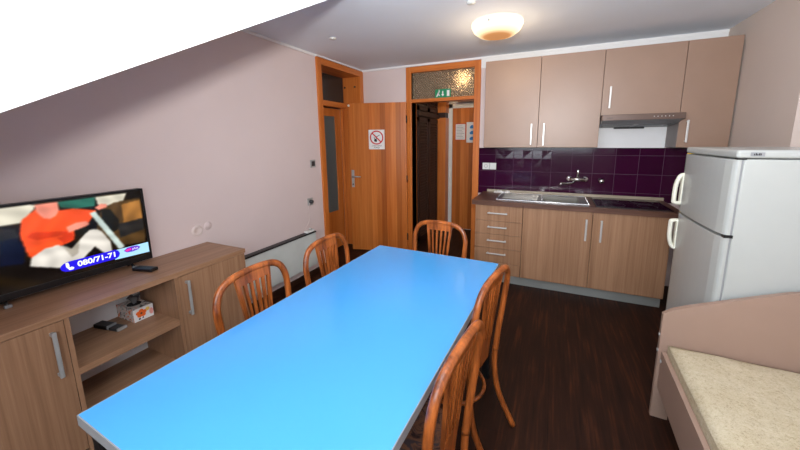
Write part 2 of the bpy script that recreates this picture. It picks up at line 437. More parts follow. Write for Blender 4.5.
# left doorway (frame stands in the left wall), crossbar set back
casing('trim_6', [
    ('side_casing', (-.30, -.945, 0), (.02, -.868, 2.408), 'trimwood'),
    ('side_casing', (-.30, -.082, 0), (.02, -.005, 2.408), 'trimwood'),
    ('head_casing', (-.30, -.868, 2.332), (.02, -.082, 2.408), 'trimwood_y'),
    ('crossbar', (-.29, -.868, 1.935), (-.22, -.082, 2.0), 'trimwood_y'),
    ('door_stop', (-.30, -.868, 0), (-.262, -.84, 1.935), 'trimwood'),
    ('door_stop', (-.30, -.112, 0), (-.262, -.082, 1.935), 'trimwood')], 'orange wooden frame of the left doorway')
tg = struct(box('window_1', (-.262, -.868, 2.0), (-.256, -.082, 2.332), 'darkglass'), 'dark glass transom over the left doorway')
for y_, z_, x_ in ((-.086, 2.206, -.225), (-.086, 2.206, -.064)):
    o = MB().lathe([(0, 0), (.012, 0), (.012, -.012), (0, -.014)], (x_, y_+.004, z_), None, 14, 'y').build('door_stop', 'black')
    o.name = 'frame_plug'; tag(o, 'small black plug on the deep door jamb, ' + ('nearer the transom glass' if x_ < -.1 else 'nearer the room'), 'plug', 'plugs on the left door jamb')
# glazed leaf in the left doorway
d2 = struct(empty('door_2', (-.335, -.83, 0)), 'wooden door with a tall frosted pane in left doorway')
g = MB(); g.box((0, .0, .01), (.035, .24, 1.92), None, .002)
g.box((0, .0, .01), (.035, .715, .54)); g.box((0, 0, 1.82), (.035, .715, 1.92)); g.box((0, .60, .54), (.035, .715, 1.82))
g.build('door_panel', 'trimwood', d2)
box('pane', (.014, .24, .54), (.022, .60, 1.82), 'frosted', d2)
# back doorway
casing('trim_7', [
    ('side_casing', (.655, -.02, 0), (.727, .16, 2.395), 'trimwood'),
    ('side_casing', (1.525, -.02, 0), (1.60, .16, 2.395), 'trimwood'),
    ('head_casing', (.727, -.02, 2.325), (1.525, .16, 2.395), 'trimwood_x'),
    ('crossbar', (.727, -.02, 1.965), (1.525, .12, 2.005), 'trimwood_x')], 'orange wooden frame of the back doorway')
struct(box('window_2', (.727, .03, 2.005), (1.525, .038, 2.325), 'patglass'), 'patterned glass transom over the back doorway')
# open leaf with the no-smoking notice: hinged at x .665,y -.03, free edge at (-.05.. , -.25)
L = math.hypot(.665+.085, .22); ang = math.atan2(.22, -(.665+.085))   # direction hinge -> free edge
d1 = struct(empty('door_1', (.672, -.045, 0), math.atan2(-.215, -.75)), 'plain orange veneer door standing open against the back wall')
LW = .770
MB().box((0, -.0, .012), (LW, .038, 1.972), None, .002).build('door_panel', 'veneer', d1)
# local +x runs hinge->free edge, room side is +y (rotated ~196 deg)
hd = MB()
hx = LW-.045
hd.box((hx-.018, .038, .885), (hx+.018, .044, 1.115), None, .002)
hd.tube([(hx, .04, 1.03), (hx, .085, 1.03)], .009)
hd.tube([(hx, .082, 1.03), (hx-.05, .085, 1.03), (hx-.115, .082, 1.028)], [.01, .009, .007])
hd.lathe([(0, .044), (.009, .044), (.009, .05), (0, .05)], (hx, 0, .925), 'black', 12, 'y')
hd.build('door_handle', 'alu', d1)
for z_ in (.22, 1.0, 1.76):
    MB().tube([(-.004, .042, z_-.045), (-.004, .042, z_+.045)], .008).build('hinge', 'blackmetal', d1)
ck = MB().lathe([(0, .038), (.014, .038), (.014, .050), (.006, .052), (.006, .050), (0, .05)], (LW-.022, 0, 1.945), None, 18, 'y').build('door_catch', 'cream', d1)

# no smoking notice on the leaf
ns = thing('no_smoking_notice', 'white paper notice with red no-smoking circle on the open wooden door', 'sign', d1.location, d1.rotation_euler[2])
px0, px1, pz0, pz1 = .285, .495, 1.385, 1.635
MB().box((px0, .0385, pz0), (px1, .0398, pz1)).build('sheet', 'paper', ns)
cx, cz = (px0+px1)/2, 1.535
rg = MB(); rr = []
for k in range(32):
    a = 2*math.pi*k/32; rr.append((cx+.083*math.cos(a), .0402, cz+.083*math.sin(a)))
rg.tube(rr, .0015, None, 6, r2=None, closed=True)
t = MB()
for k in range(32):
    a0, a1 = 2*math.pi*k/32, 2*math.pi*(k+1)/32
    for (ra, rb) in ((.074, .09),):
        t.poly([(cx+ra*math.cos(a0), .0404, cz+ra*math.sin(a0)), (cx+rb*math.cos(a0), .0404, cz+rb*math.sin(a0)), (cx+rb*math.cos(a1), .0404, cz+rb*math.sin(a1)), (cx+ra*math.cos(a1), .0404, cz+ra*math.sin(a1))])
# bar from upper-left to lower-right as seen (local x points left in view)
dx, dz = .058, .058; wv = .0055
t.poly([(cx+dx+wv, .0404, cz+dz-wv), (cx+dx-wv, .0404, cz+dz+wv), (cx-dx-wv, .0404, cz-dz+wv), (cx-dx+wv, .0404, cz-dz-wv)])
rg.bm.free(); t.build('prohibition_ring', 'red', ns)
h_ = MB()   # hand holding a cigarette
h_.prism([(cx+.0, cz-.055), (cx+.03, cz-.05), (cx+.034, cz-.03), (cx+.022, cz-.016), (cx+.0, cz-.018), (cx-.006, cz-.035)], .0399, .0402, 'y')
h_.prism([(cx+.030, cz-.02), (cx+.036, cz+.006), (cx+.030, cz+.008), (cx+.02, cz-.018)], .0399, .0402, 'y')
h_.prism([(cx+.012, cz-.018), (cx+.006, cz+.004), (cx-.0, cz+.002), (cx+.002, cz-.02)], .0399, .0402, 'y')
h_.prism([(cx+.02, cz+.004), (cx-.04, cz+.036), (cx-.044, cz+.030), (cx+.016, cz-.002)], .0399, .0402, 'y')
h_.build('hand_symbol', 'ink', ns)
TM = lambda x, y, z: Matrix.Translation((x, y, z)) @ Matrix.Rotation(math.pi, 4, 'Z') @ Matrix.Rotation(math.pi/2, 4, 'X')
text_mb('ZABRANJENO', .021, 'ink', ns, 'lettering', TM(cx, .0402, 1.423))
text_mb('PUŠENJE', .021, 'ink', ns, 'lettering', TM(cx, .0402, 1.399))

# exit sign on the transom bar
ex = thing('exit_sign', 'small green emergency exit sign on the patterned transom glass', 'sign', (1.13, .0275, 2.058))
MB().box((-.1, -.004, -.05), (.1, 0, .052)).build('sign_plate', 'green', ex)
q = MB(); q.box((.052, -.005, -.034), (.085, -.004, .036)); q.build('doorway_symbol', 'paper', ex)
q = MB(); q.box((-.007, -.005, -.01), (.007, -.004, .03)); q.prism([(-.02, -.008), (.02, -.008), (0, -.034)], -.005, -.004, 'y'); q.build('arrow_symbol', 'paper', ex)
q = MB(); q.prism([(-.085, -.035), (-.07, -.035), (-.045, .0), (-.055, .025), (-.07, .0)], -.005, -.004, 'y')
q.prism([(-.06, .005), (-.035, .02), (-.038, .03), (-.065, .02)], -.005, -.004, 'y')
q.prism([(-.062, -.012), (-.04, -.03), (-.034, -.022), (-.052, .004)], -.005, -.004, 'y')
q.lathe([(0, -.0), (.008, 0), (.008, -.001), (0, -.001)], (-.047, -.004, .037), None, 12, 'y'); q.build('running_figure', 'paper', ex)

# ------------------------------------------------------------------ hall furniture
hw = thing('hall_wardrobe', 'dark brown louvered wardrobe along the left side of the hall', 'wardrobe', (.255, .17, 0))
box('body', (0, 0, 0), (.46, .84, 2.36), 'darkwood', hw)
for y0_, y1_ in ((.02, .40), (.43, .81)):
    for z0_, z1_, kn in ((.08, 1.80, 1), (1.90, 2.34, 0)):
        lv = MB(); fr = .05
        lv.box((.462, y0_, z0_), (.484, y0_+fr, z1_)); lv.box((.462, y1_-fr, z0_), (.484, y1_, z1_))
        lv.box((.462, y0_, z0_), (.484, y1_, z0_+fr)); lv.box((.462, y0_, z1_-fr), (.484, y1_, z1_))
        z = z0_+fr
        while z < z1_-fr-.01:
            lv.prism([(.464, z+.028), (.480, z), (.484, z+.006), (.468, z+.034)], y0_+fr, y1_-fr, 'y'); z += .04
        lv.build('louvered_door', 'darkwood', hw)
box('cornice', (.462, 0, 1.82), (.50, .84, 1.88), 'darkwood', hw)
hp = thing('wooden_partition', 'orange wooden panel between the louvered wardrobe and the hall door', 'partition', (.12, 1.03, 0))
box('board', (0, .07, 0), (.71, .24, 1.84), 'trimwood', hp); box('upper_board', (0, .07, 1.92), (.71, .24, 2.40), 'trimwood', hp); box('rail', (0, .07, 1.84), (.70, .24, 1.92), 'darkwood', hp)
hf = struct(empty('trim_8'), 'white frame of the hall door')
box('side_casing', (.825, 1.29, 0), (.885, 1.32, 2.06), 'white', hf); box('head_casing', (.825, 1.29, 2.0), (1.75, 1.32, 2.06), 'white', hf)
d3 = struct(empty('door_3', (.887, 1.30, 0)), 'orange wooden hall door with notices'); box('door_panel', (0, -.0, .01), (.80, .018, 1.995), 'veneer', d3, .002)
for (nm, lab, a, b) in (('notice_board', 'red-bordered printed notice on the far hall door', .932, 1.105), ('notice', 'notice with three blue symbols on the far hall door', 1.118, 1.285)):
    nt = thing('door_notice', lab, 'notice', (a, 1.298, 1.49))
    wd = b-a
    if nm == 'notice_board':
        box('border', (0, -.001, 0), (wd, 0, .26), 'red', nt)
        q = MB().box((.008, -.002, .008), (wd-.008, -.001, .252)).build('sheet', 'paper', nt)
        q = MB()
        for i in range(9): q.box((.02, -.003, .03+i*.024), (wd-.02-(i % 3)*.02, -.002, .036+i*.024), 'grey')
        q.build('print', 'grey', nt)
    else:
        box('sheet', (0, -.001, -.04), (wd, 0, .28), 'paper', nt)
        for i in range(3):
            q = MB(); z = .0+i*.09; q.prism([(.06, z), (.13, z), (.14, z+.03), (.12, z+.055), (.07, z+.05), (.05, z+.02)], -.003, -.001, 'y'); q.build('symbol', 'blue', nt)
gl = thing('globe_lamp', 'small lit hall lamp glowing behind the patterned transom glass', 'lamp', (1.202, .70, 2.33))
MB().lathe([(0, -.075), (.04, -.063), (.066, -.035), (.075, 0), (.066, .035), (.04, .063), (0, .07)], (0, 0, 0), None, 24).build('globe', 'globe', gl)
MB().lathe([(0, .065), (.05, .065), (.05, .09), (0, .09)], (0, 0, 0), None, 20).build('base', 'white', gl)
hs = thing('hall_sign_lamp', 'beige box above the hall door', 'box', (.98, 1.28, 2.08)); MB().box((0, -.05, 0), (.40, .04, .09), None, .008).build('housing', 'bed', hs)
MB().box((.42, .03, -.02), (.52, .038, .05)).build('green_plate', 'green', hs)

# ------------------------------------------------------------------ upper cupboards
def bar_handle(parent, x, z0, z1, y, horiz=False, name='handle', axis='y', mat='handle'):
    m = MB(); r = .0065
    if not horiz:
        m.box((x-.008, y-.034, z0), (x+.008, y-.026, z1), None, .003)
        for z in (z0+.012, z1-.012): m.box((x-.006, y-.028, z-.006), (x+.006, y+.001, z+.006), None, .002)
    else:
        m.box((z0, y-.034, x-.007), (z1, y-.026, x+.007), None, .003)
        for q in (z0+.012, z1-.012): m.box((q-.006, y-.028, x-.006), (q+.006, y+.001, x+.006), None, .002)
    return m.build(name, mat, parent)
ux = [1.715, 2.255, 2.792, 3.385, 3.735]
uz = [1.411, 1.411, 1.705, 1.411]; UT = 2.293
ulab = ['mauve wall cupboard next to the doorway frame, handle at its lower right',
        'mauve wall cupboard left of the cooker hood, handle at its lower left',
        'short mauve wall cupboard directly above the cooker hood',
        'mauve wall cupboard at the right end, above the fridge']
uh = [(2.194-1.715, 1.44, 1.65), (2.31-2.255, 1.43, 1.65), (2.853-2.792, 1.767, 1.962), (3.442-3.385, 1.455, 1.645)]
for i in range(4):
    x0_, x1_ = ux[i], ux[i+1]; W_ = x1_-x0_; hh = UT-uz[i]
    u = thing('wall_cupboard', ulab[i], 'cupboard', (x0_, 0, uz[i]), 0, 'mauve wall cupboards over the counter')
    MB().box((.0015, -.325, 0), (W_-.0015, -.032 if i != 2 else -.0325, hh-.002), None, .001).build('body', 'mauve_side', u)
    dr = MB().box((.002, -.345, .002), (W_-.002, -.327, hh-.002), None, .0015).build('door', 'mauve', u)
    hx_, z0_, z1_ = uh[i]; bar_handle(dr, hx_, z0_-uz[i], z1_-uz[i], -.345)

# cooker hood
hd_ = thing('cooker_hood', 'slim brown cooker hood below the short wall cupboard', 'cooker hood', (2.797, 0, 1.60))
W_ = .585
MB().prism([(-.034, 0), (-.34, .022), (-.445, .05), (-.445, .058), (-.03, .1)], 0, W_, 'x').build('body', 'grey', hd_)
MB().prism([(0, -.345), (W_, -.345), (W_+.035, -.35), (W_+.01, -.475), (-.002, -.475)], .052, .103, 'z', bev=.003).build('front_panel', 'hood', hd_)
q = MB()
for i in range(6): q.lathe([(0, 0), (.004, 0), (.004, -.002), (0, -.002)], (.38+.026*i, -.4755, .078), None, 10, 'y')
q.build('buttons', 'handle', hd_)
q = MB()
for i in range(5): q.box((.035+i*.009, -.4763, .070), (.040+i*.009, -.4752, .077))
q.build('lettering', 'ink', hd_)
q = MB(); q.prism([(.03, -.30), (.27, -.30), (.27, -.12), (.03, -.12)], .0075, .0085, 'z'); q.bm.free()
for i in range(2):
    a = .03+i*.28
    MB().prism([(-.10, .003), (-.10, .006), (-.30, .019), (-.30, .016)], a, a+.24, 'x').build('filter', 'darkgrey', hd_)
MB().box((.15, -.075, -.012), (.40, -.036, .002), None, .003).build('lamp_strip', 'black', hd_)

# ------------------------------------------------------------------ base cabinets
BT = .833; PB = .105; BY = -.606
bx = [1.702, 2.172, 2.775, 3.362]
zs = [BT-.001, .671, .53, .381, .225, PB]
b0 = thing('drawer_unit', 'wood-look drawer unit with four handled drawers beside the doorway', 'drawer unit', (bx[0], 0, 0))
MB().box((.0, BY+.02, PB-.01), (bx[1]-bx[0]-.002, -.03, BT), None, .001).build('body', 'laminate_dark', b0)
for i in range(5):
    nm = 'drawer' if i < 4 else 'lower_panel'
    d = MB().box((.001, BY, zs[i+1]+.002), (bx[1]-bx[0]-.003, BY+.018, zs[i]-.001), None, .0015).build(nm, 'laminate', b0)
    if i < 4: bar_handle(d, [.758, .612, .470, .330][i], .13, .325, BY, True)
for i, (lab, hx_) in enumerate((('wood-look base cabinet under the sink, handle at its upper right', 2.725), ('wood-look base cabinet under the hob, beside the fridge', 2.845))):
    x0_, x1_ = bx[i+1], bx[i+2]
    b = thing('base_cabinet', lab, 'cabinet', (x0_, 0, 0), 0, 'wood-look base cabinets with doors')
    MB().box((.001, BY+.02, PB-.01), (x1_-x0_-.002, -.03, BT-.14), None, .001).build('body', 'laminate_dark', b)
    d = MB().box((.002, BY, PB), (x1_-x0_-.002, BY+.018, BT-.001), None, .0015).build('door', 'laminate', b)
    bar_handle(d, hx_-x0_, .566, .77, BY)
pl = thing('plinth', 'light grey kick board under the base cabinets', 'plinth', (1.702, -.555, 0))
MB().box((0, 0, 0), (1.655, .012, .093), None, .001).build('board', 'plinth', pl)
wt = thing('worktop', 'dark brown worktop along the purple tiles', 'worktop', (1.667, 0, .835))
# slab with a cut-out for the sink bowl: built from four strips
q = MB(); a0, a1, c0, c1 = 2.31-1.667, 2.70-1.667, -.50, -.13
X1 = 3.43-1.667
for (xa, ya, xb, yb) in ((0, -.625, a0, -.014), (a1, -.625, X1, -.014), (a0, -.625, a1, c0), (a0, c1, a1, -.014)):
    q.box((xa, ya, 0), (xb, yb, .048))
bmesh.ops.remove_doubles(q.bm, verts=q.bm.verts, dist=1e-5)
q.build('slab', 'counter', wt)
MB().box((.045, -.035, .0485), (X1, -.014, .078), None, .004).build('upstand', 'lip', wt)

sk = thing('sink', 'stainless steel sink with drainer on the left, set in the worktop', 'sink', (1.892, -.535, .8835))
q = MB()
def quad_ring(m, xa, ya, xb, yb, XA, YA, XB, YB, zi, zo):
    I = [(xa, ya, zi), (xb, ya, zi), (xb, yb, zi), (xa, yb, zi)]; O = [(XA, YA, zo), (XB, YA, zo), (XB, YB, zo), (XA, YB, zo)]
    for k in range(4): m.poly([O[k], O[(k+1) % 4], I[(k+1) % 4], I[k]])
SW, SD = .858, .45
quad_ring(q, .012, .012, SW-.012, SD-.012, 0, 0, SW, SD, .006, 0)
# drainer area with ribs, then rim around the bowl
q.poly([(.012, .012, .006), (.43, .012, .006), (.43, SD-.012, .006), (.012, SD-.012, .006)])
quad_ring(q, .45, .05, .78, SD-.06, .43, .012, SW-.012, SD-.012, .004, .006)
quad_ring(q, .462, .062, .768, SD-.0605, .45, .05, .78, SD-.06, -.14, .004)
q.poly([(.462, .062, -.14), (.768, .062, -.14), (.768, SD-.0605, -.14), (.462, SD-.0605, -.14)])
q.build('basin', 'steel', sk)
q = MB()
for i in range(7): q.box((.05, .08+i*.045, .006), (.40, .092+i*.045, .009), None, .001)
q.build('drainer_ribs', 'steel', sk)
q = MB()
for a, b in (((0, -.002), (SW, .010)), ((0, SD-.010), (SW, SD)), ((0, 0), (.010, SD)), ((SW-.010, 0), (SW, SD)), ((.436, .01), (.448, SD-.01))): q.box((a[0], a[1], .0002), (b[0], b[1], .0085), None, .003)
q.build('rim', 'chrome', sk)
MB().lathe([(0, -.138), (.03, -.138), (.034, -.136), (.03, -.134), (0, -.137)], (.615, .22, 0), None, 20).build('drain', 'alu', sk)
hob = thing('hob', 'black ceramic glass hob set in the worktop', 'hob', (2.80, -.575, .8835))
MB().box((0, 0, 0), (.56, .49, .006), None, .002).build('glass', 'glassblack', hob)
fr_ = MB(); fr_.box((-.004, -.004, 0), (.0, .494, .007)); fr_.box((.56, -.004, 0), (.564, .494, .007)); fr_.box((-.004, -.006, 0), (.564, 0, .0072)); fr_.box((-.004, .49, 0), (.564, .494, .007)); fr_.build('frame', 'blackmetal', hob)
q = MB()
for (x_, y_, r_) in ((.15, .13, .09), (.41, .14, .075), (.15, .36, .075), (.41, .35, .09)):
    q.tube([(x_+r_*math.cos(a*math.pi/16), y_+r_*math.sin(a*math.pi/16), .0062) for a in range(32)], .0012, None, 5, closed=True)
q.build('cooking_zone', 'darkgrey', hob)

# wall tap
tp = thing('wall_tap', 'chrome wall tap over the sink with a spout turned left', 'tap', (2.66, -.012, 1.07))
q = MB(); q.tube([(-.075, -.05, 0), (.075, -.05, 0)], .021, None, 14)
for x_ in (-.075, .075):
    q.tube([(x_, 0, 0), (x_, -.052, 0)], .015, None, 12); q.lathe([(0, 0), (.03, 0), (.028, -.012), (.014, -.014)], (x_, 0, 0), None, 18, 'y')
q.build('body', 'chrome', tp)
MB().tube([(-.02, -.055, -.015), (-.05, -.09, -.035), (-.10, -.15, -.035), (-.155, -.19, -.03), (-.165, -.197, -.045)], [.012, .011, .010, .010, .010], None, 12).build('spout', 'chrome', tp)
MB().tube([(0, -.05, .015), (0, -.065, .05), (-.002, -.095, .105)], [.019, .013, .009], None, 12).build('lever', 'chrome', tp)
vl = thing('valve_knob', 'round chrome valve knob on the purple tiles right of the tap', 'valve', (2.885, -.012, 1.058))
MB().lathe([(0, 0), (.03, 0), (.03, -.006), (.018, -.01), (.022, -.022), (.026, -.04), (.02, -.052), (0, -.056)], (0, 0, 0), None, 20, 'y').build('knob', 'chrome', vl)

# sockets on tiles
for x_, lab in ((1.687, 'white wall socket on the tiles nearest the doorway frame'), (1.768, 'white wall switch on the tiles, right one of the pair')):
    so = thing('wall_socket' if x_ < 1.7 else 'wall_switch', lab, 'socket' if x_ < 1.7 else 'switch', (x_, -.0122, 1.186))
    MB().box((-.039, -.009, -.039), (.039, 0, .039), None, .003).build('plate', 'white', so)
    if x_ < 1.7:
        MB().lathe([(.02, -.0095), (.018, -.0095), (.018, -.004), (0, -.004)], (0, 0, 0), None, 18, 'y').build('socket_hole', 'darkgrey', so)
    else: MB().box((-.027, -.012, -.027), (.027, -.008, .027), None, .002).build('rocker', 'white', so)
# folded cloth lying at the back of the drainer
ct = MB(); random.seed(4)
cl = []
nx, ny = 12, 5
for i in range(nx+1):
    for j in range(ny+1):
        cl.append(ct.bm.verts.new((i*.19/nx, j*.055/ny, .014+.011*math.sin(i*1.3+j)+.008*random.random() if 0 < i < nx and 0 < j < ny else .0)))
for i in range(nx):
    for j in range(ny):
        k = i*(ny+1)+j; f = ct.bm.faces.new((cl[k], cl[k+ny+1], cl[k+ny+2], cl[k+1])); f.smooth = True
ct.mi(None); cb = ct.build('dish_cloth', 'paper'); cb.location = (1.90, -.098, .891)
cb.location = (1.80, -.097, .8865)
tag(cb, 'crumpled pale cloth at the back left corner of the sink', 'cloth')

# ------------------------------------------------------------------ fridge
fx, fy, fa = 3.189, -1.925, R(0.3)
FR = thing('fridge', 'white two-door fridge freezer between worktop and bed', 'fridge', (fx, fy, 0), fa)
FD, FW = .60, .617          # depth along local x, width along local y
MB().box((.024, 0, .03), (FD, FW, 1.398), None, .006).build('body', 'fridge', FR)
MB().box((-.006, -.004, 1.402), (FD+.004, FW+.004, 1.440), None, .012, 3).build('top', 'fridge', FR)
def fdoor(z0, z1):
    m = MB(); n = 10; pts = []
    for k in range(n+1):
        t_ = k/n; y = t_*FW; pts.append((-.0 - .012*(1-(2*t_-1)**2)+.0, y))
    pts = [(p-.014, q) for p, q in pts]; pts[0] = (.004, 0.0); pts[1:1] = [(-.003, .006), (-.009, .018)]; pts[-1] = (.004, FW); pts[-1:-1] = [(-.009, FW-.018), (-.003, FW-.006)]
    poly = pts + [(.016, FW), (.016, 0)]
    m.prism(poly, z0, z1, 'z', bev=.0015); return m
def fhandle(z0, z1, flip):
    m = MB(); y = FW-.04
    path = [(-.012, y, z0), (-.045, y, z0+.003), (-.050, y, z0+.02), (-.050, y, (z0+z1)/2), (-.044, y, z1-.05), (-.030, y, z1-.012), (-.012, y, z1-.004)]
    if flip:
        path = [(-.012, y, z1), (-.045, y, z1-.003), (-.050, y, z1-.02), (-.050, y, (z0+z1)/2), (-.044, y, z0+.05), (-.030, y, z0+.012), (-.012, y, z0+.004)]
    pp = []
    P_ = [Vector(p) for p in path]
    for i in range(len(P_)-1):
        for k in range(4):
            a = P_[max(i-1, 0)]; b = P_[i]; c_ = P_[i+1]; d = P_[min(i+2, len(P_)-1)]; t_ = k/4
            pp.append(.5*((2*b)+(-a+c_)*t_+(2*a-5*b+4*c_-d)*t_*t_+(-a+3*b-3*c_+d)*t_**3))
    pp.append(P_[-1])
    m.tube(pp, .012, None, 10, r2=.015, side=(0, 1, 0)); m.box((-.024, y-.018, min(z0, z1)), (-.010, y+.018, z1), None, .004); return m
up = fdoor(1.035, 1.396).build('upper_door', 'fridge', FR); lo = fdoor(.07, 1.022).build('lower_door', 'fridge', FR)
fhandle(1.085, 1.272, False).build('handle', 'cream', up); fhandle(.785, .972, True).build('handle', 'cream', lo)
MB().box((.016, .004, .07), (.024, FW-.004, 1.396)).build('door_seal', 'grey', FR)
MB().box((-.008, -.004, 1.022), (.026, .02, 1.036)).build('hinge', 'black', FR)
MB().box((-.004, -.002, 1.3955), (.032, .015, 1.402)).build('hinge', 'black', FR)
MB().box((.0, FW-.016, 1.396), (.03, FW+.002, 1.402)).build('yellow_tab', 'yellow', FR); MB().box((.0, FW-.012, 1.022), (.03, FW+.002, 1.035)).build('yellow_tab', 'yellow', FR)
MB().box((.04, -.0055, 1.412), (.088, -.0035, 1.430)).build('badge', 'grey', FR)
q = MB()
for i, (w_, h_2) in enumerate(((.003, .008), (.004, .010), (.003, .006), (.004, .010), (.003, .009))): q.box((.051+i*.0055, -.0062, 1.416), (.051+i*.0055+w_, -.0054, 1.416+h_2))
q.build('badge_lettering', 'ink', FR)
MB().box((.03, .02, 0), (FD-.02, FW-.02, .03)).build('base', 'darkgrey', FR)

# ------------------------------------------------------------------ bed
ba = R(-2.0)
BD = thing('bed', 'beige-pink laminate bed with arched end board, standing in front of the fridge', 'bed', (2.980, -1.966, 0), ba)
bwid = .96
top = [(0, .605), (.04, .632), (.1, .662), (.2, .703), (.33, .758), (.45, .805), (.54, .825), (.66, .81), (.79, .755), (.92, .655), (bwid, .615)]
pts = [(0, 0), (0, .60)] + top[1:] + [(bwid, 0), (bwid-.08, 0), (bwid-.08, .17), (.075, .17), (.075, 0)]
MB().prism([(x_, z_) for x_, z_ in pts], 0, .026, 'y', bev=.0).build('end_board', 'bed', BD)
MB().box((.012, -1.95, .186), (.034, -.001, .393), None, .002).build('side_rail', 'bed', BD)
MB().box((bwid-.034, -1.95, .186), (bwid-.012, -.001, .393), None, .002).build('side_rail', 'bed', BD)
MB().prism([(0, 0), (0, .60), (.2, .70), (.56, .80), (.9, .66), (bwid, .6), (bwid, 0)], -1.976, -1.951, 'y').build('end_board', 'bed', BD)
q = MB(); q.box((.036, -1.94, .20), (bwid-.036, -.003, .22)); q.build('slat_base', 'bed', BD)
for p_ in ((0, .013, .39), (0, .013, .48), (.012, -.02, .345)):
    MB().lathe([(0, 0), (.009, 0), (.009, -.004), (0, -.006)], p_, None, 12, 'x').build('bolt', 'alu', BD)
MT = thing('mattress', 'mattress under a cream flecked woven cover, lying in the bed', 'mattress', (2.980, -1.966, 0), ba)
m = MB(); t = bmesh.new(); nx, ny = 26, 40
vs = []
random.seed(2)
for j in range(ny+1):
    row = []
    for i in range(nx+1):
        u_ = i/nx; v_ = j/ny
        x_ = .036+u_*(bwid-.072); y_ = -.006-v_*1.93
        e = min(u_, 1-u_)*(bwid-.072); e2 = min(v_, 1-v_)*1.93; ed = min(e, e2)
        z_ = .456-.022*max(0, 1-ed/.045)**2 + .0035*math.sin(x_*23+y_*7)*math.sin(y_*17) + .002*random.random()
        row.append(t.verts.new((x_, y_, z_)))
    vs.append(row)
for j in range(ny):
    for i in range(nx): t.faces.new((vs[j][i], vs[j+1][i], vs[j+1][i+1], vs[j][i+1])).smooth = True
ring = [vs[0][i] for i in range(nx+1)]+[vs[j][nx] for j in range(1, ny+1)]+[vs[ny][i] for i in range(nx-1, -1, -1)]+[vs[j][0] for j in range(ny-1, 0, -1)]
low = [t.verts.new((v.co.x, v.co.y, .222)) for v in ring]
for k in range(len(ring)): t.faces.new((ring[k], ring[(k+1) % len(ring)], low[(k+1) % len(ring)], low[k]))
t.faces.new(low); bmesh.ops.recalc_face_normals(t, faces=t.faces); m.merge(t, None)
m.build('cover', 'blanket', MT)

# ------------------------------------------------------------------ sideboard
SX, SZ = .418, .743
y3, y2, y1, y0_ = -2.357, -2.833, -3.300, -3.775
SB = thing('sideboard', 'low wood-look sideboard with open middle shelves under the television', 'sideboard')
MB().box((.012, y0_-.012, SZ-.030), (SX+.006, y3+.004, SZ), None, .002).build('top', 'laminate_y', SB)
def side(y): MB().box((.014, y, .0), (SX-.02, y+.018, SZ-.03), None, .001).build('side_panel', 'laminate', SB)
side(y3-.018); side(y0_)
MB().box((.014, y2-.004, .0), (SX-.0, y2+.014, SZ-.03)).build('divider', 'laminate', SB)
MB().box((.014, y1-.014, .0), (SX-.0, y1+.004, SZ-.03)).build('divider', 'laminate', SB)
MB().box((.014, y1+.004, .412), (SX-.004, y2-.004, .447), None, .001).build('shelf', 'laminate_y', SB)
MB().box((.014, y1+.004, .120), (SX-.004, y2-.004, .155), None, .001).build('shelf', 'laminate_y', SB)
MB().box((.014, y1+.004, .0), (SX-.03, y2-.004, .12)).build('kick_board', 'laminate_y', SB)
MB().box((.0142, y1+.004, .155), (.022, y2-.004, SZ-.03)).build('back_panel', 'white_wall', SB)
for (ya, yb, hy) in ((y2+.016, y3-.001, -2.775), (y0_+.001, y1-.016, -3.36)):
    d = MB().box((SX-.019, ya, .03), (SX, yb, SZ-.034), None, .0015).build('door', 'laminate', SB)
    h = MB(); h.box((SX+.024, hy-.008, .455), (SX+.032, hy+.008, .678), None, .003)
    for z in (.468, .665): h.box((SX-.001, hy-.007, z-.008), (SX+.028, hy+.007, z+.008), None, .002)
    h.build('handle', 'alu', d)

# television
tvx = .10
def sc(y, z): return (-3.91+(y+3.91)*1.043, 1.501+(z-1.501)*1.043)
TV = thing('television', 'flat black television showing a man in an orange sweater, on the sideboard', 'television', (tvx, -2.772, SZ))
ty0, ty1 = -.730, 0.0; tz0, tz1 = 1.233*1-0, 0
b0z, b1z = .812-SZ, 1.226-SZ
b1z = 1.501+(1.2345-1.501)*1.043 - SZ; b0z = 1.501+(.836-1.501)*1.043 - SZ - .036
MB().box((-.045, ty0, b0z), (-.004, ty1, b1z), None, .004).build('casing', 'black', TV)
bz = MB(); bzw = .012
bz.box((-.006, ty0, b0z), (.0, ty1, b0z+.034), None, .001); bz.box((-.006, ty0, b1z-bzw), (.0, ty1, b1z), None, .001)
bz.box((-.006, ty0, b0z), (.0, ty0+bzw, b1z), None, .001); bz.box((-.006, ty1-bzw, b0z), (.0, ty1, b1z), None, .001)
bz.build('bezel', 'black', TV)
MB().box((-.075, ty0+.15, b0z+.06), (-.045, ty1-.15, b1z-.10), None, .01).build('back_cover', 'black', TV)
for yy in (-.62, -.11):
    q = MB(); q.tube([(-.02, yy, b0z+.01), (-.005, yy, .018), (.015, yy, .008)], .007, None, 8); q.tube([(-.02, yy, b0z+.01), (-.04, yy, .018), (-.055, yy, .008)], .007, None, 8)
    q.box((.006, yy-.012, 0), (.028, yy+.012, .014), 'grey', .003); q.build('foot', 'black', TV)
E_ = {'scr': (14, 10, 8), 'e_cream': (196, 190, 172), 'e_navy': (7, 13, 34), 'e_green': (34, 92, 78), 'e_olive': (70, 50, 26), 'e_tan': (142, 96, 46),
      'e_dark': (22, 20, 12), 'e_or': (226, 74, 32), 'e_or2': (196, 52, 22), 'e_face': (214, 128, 108), 'e_tr': (202, 196, 186), 'e_tr2': (160, 152, 138), 'e_bar': (176, 190, 184), 'e_blue': (36, 24, 210),
      'e_pale': (160, 206, 236), 'e_white': (238, 240, 248), 'e_mag': (225, 50, 150), 'e_grey': (36, 34, 32), 'e_violet': (92, 40, 190)}
for k, c_ in E_.items(): M[k] = emit('screen_'+k, srgb(*c_), 1.0)
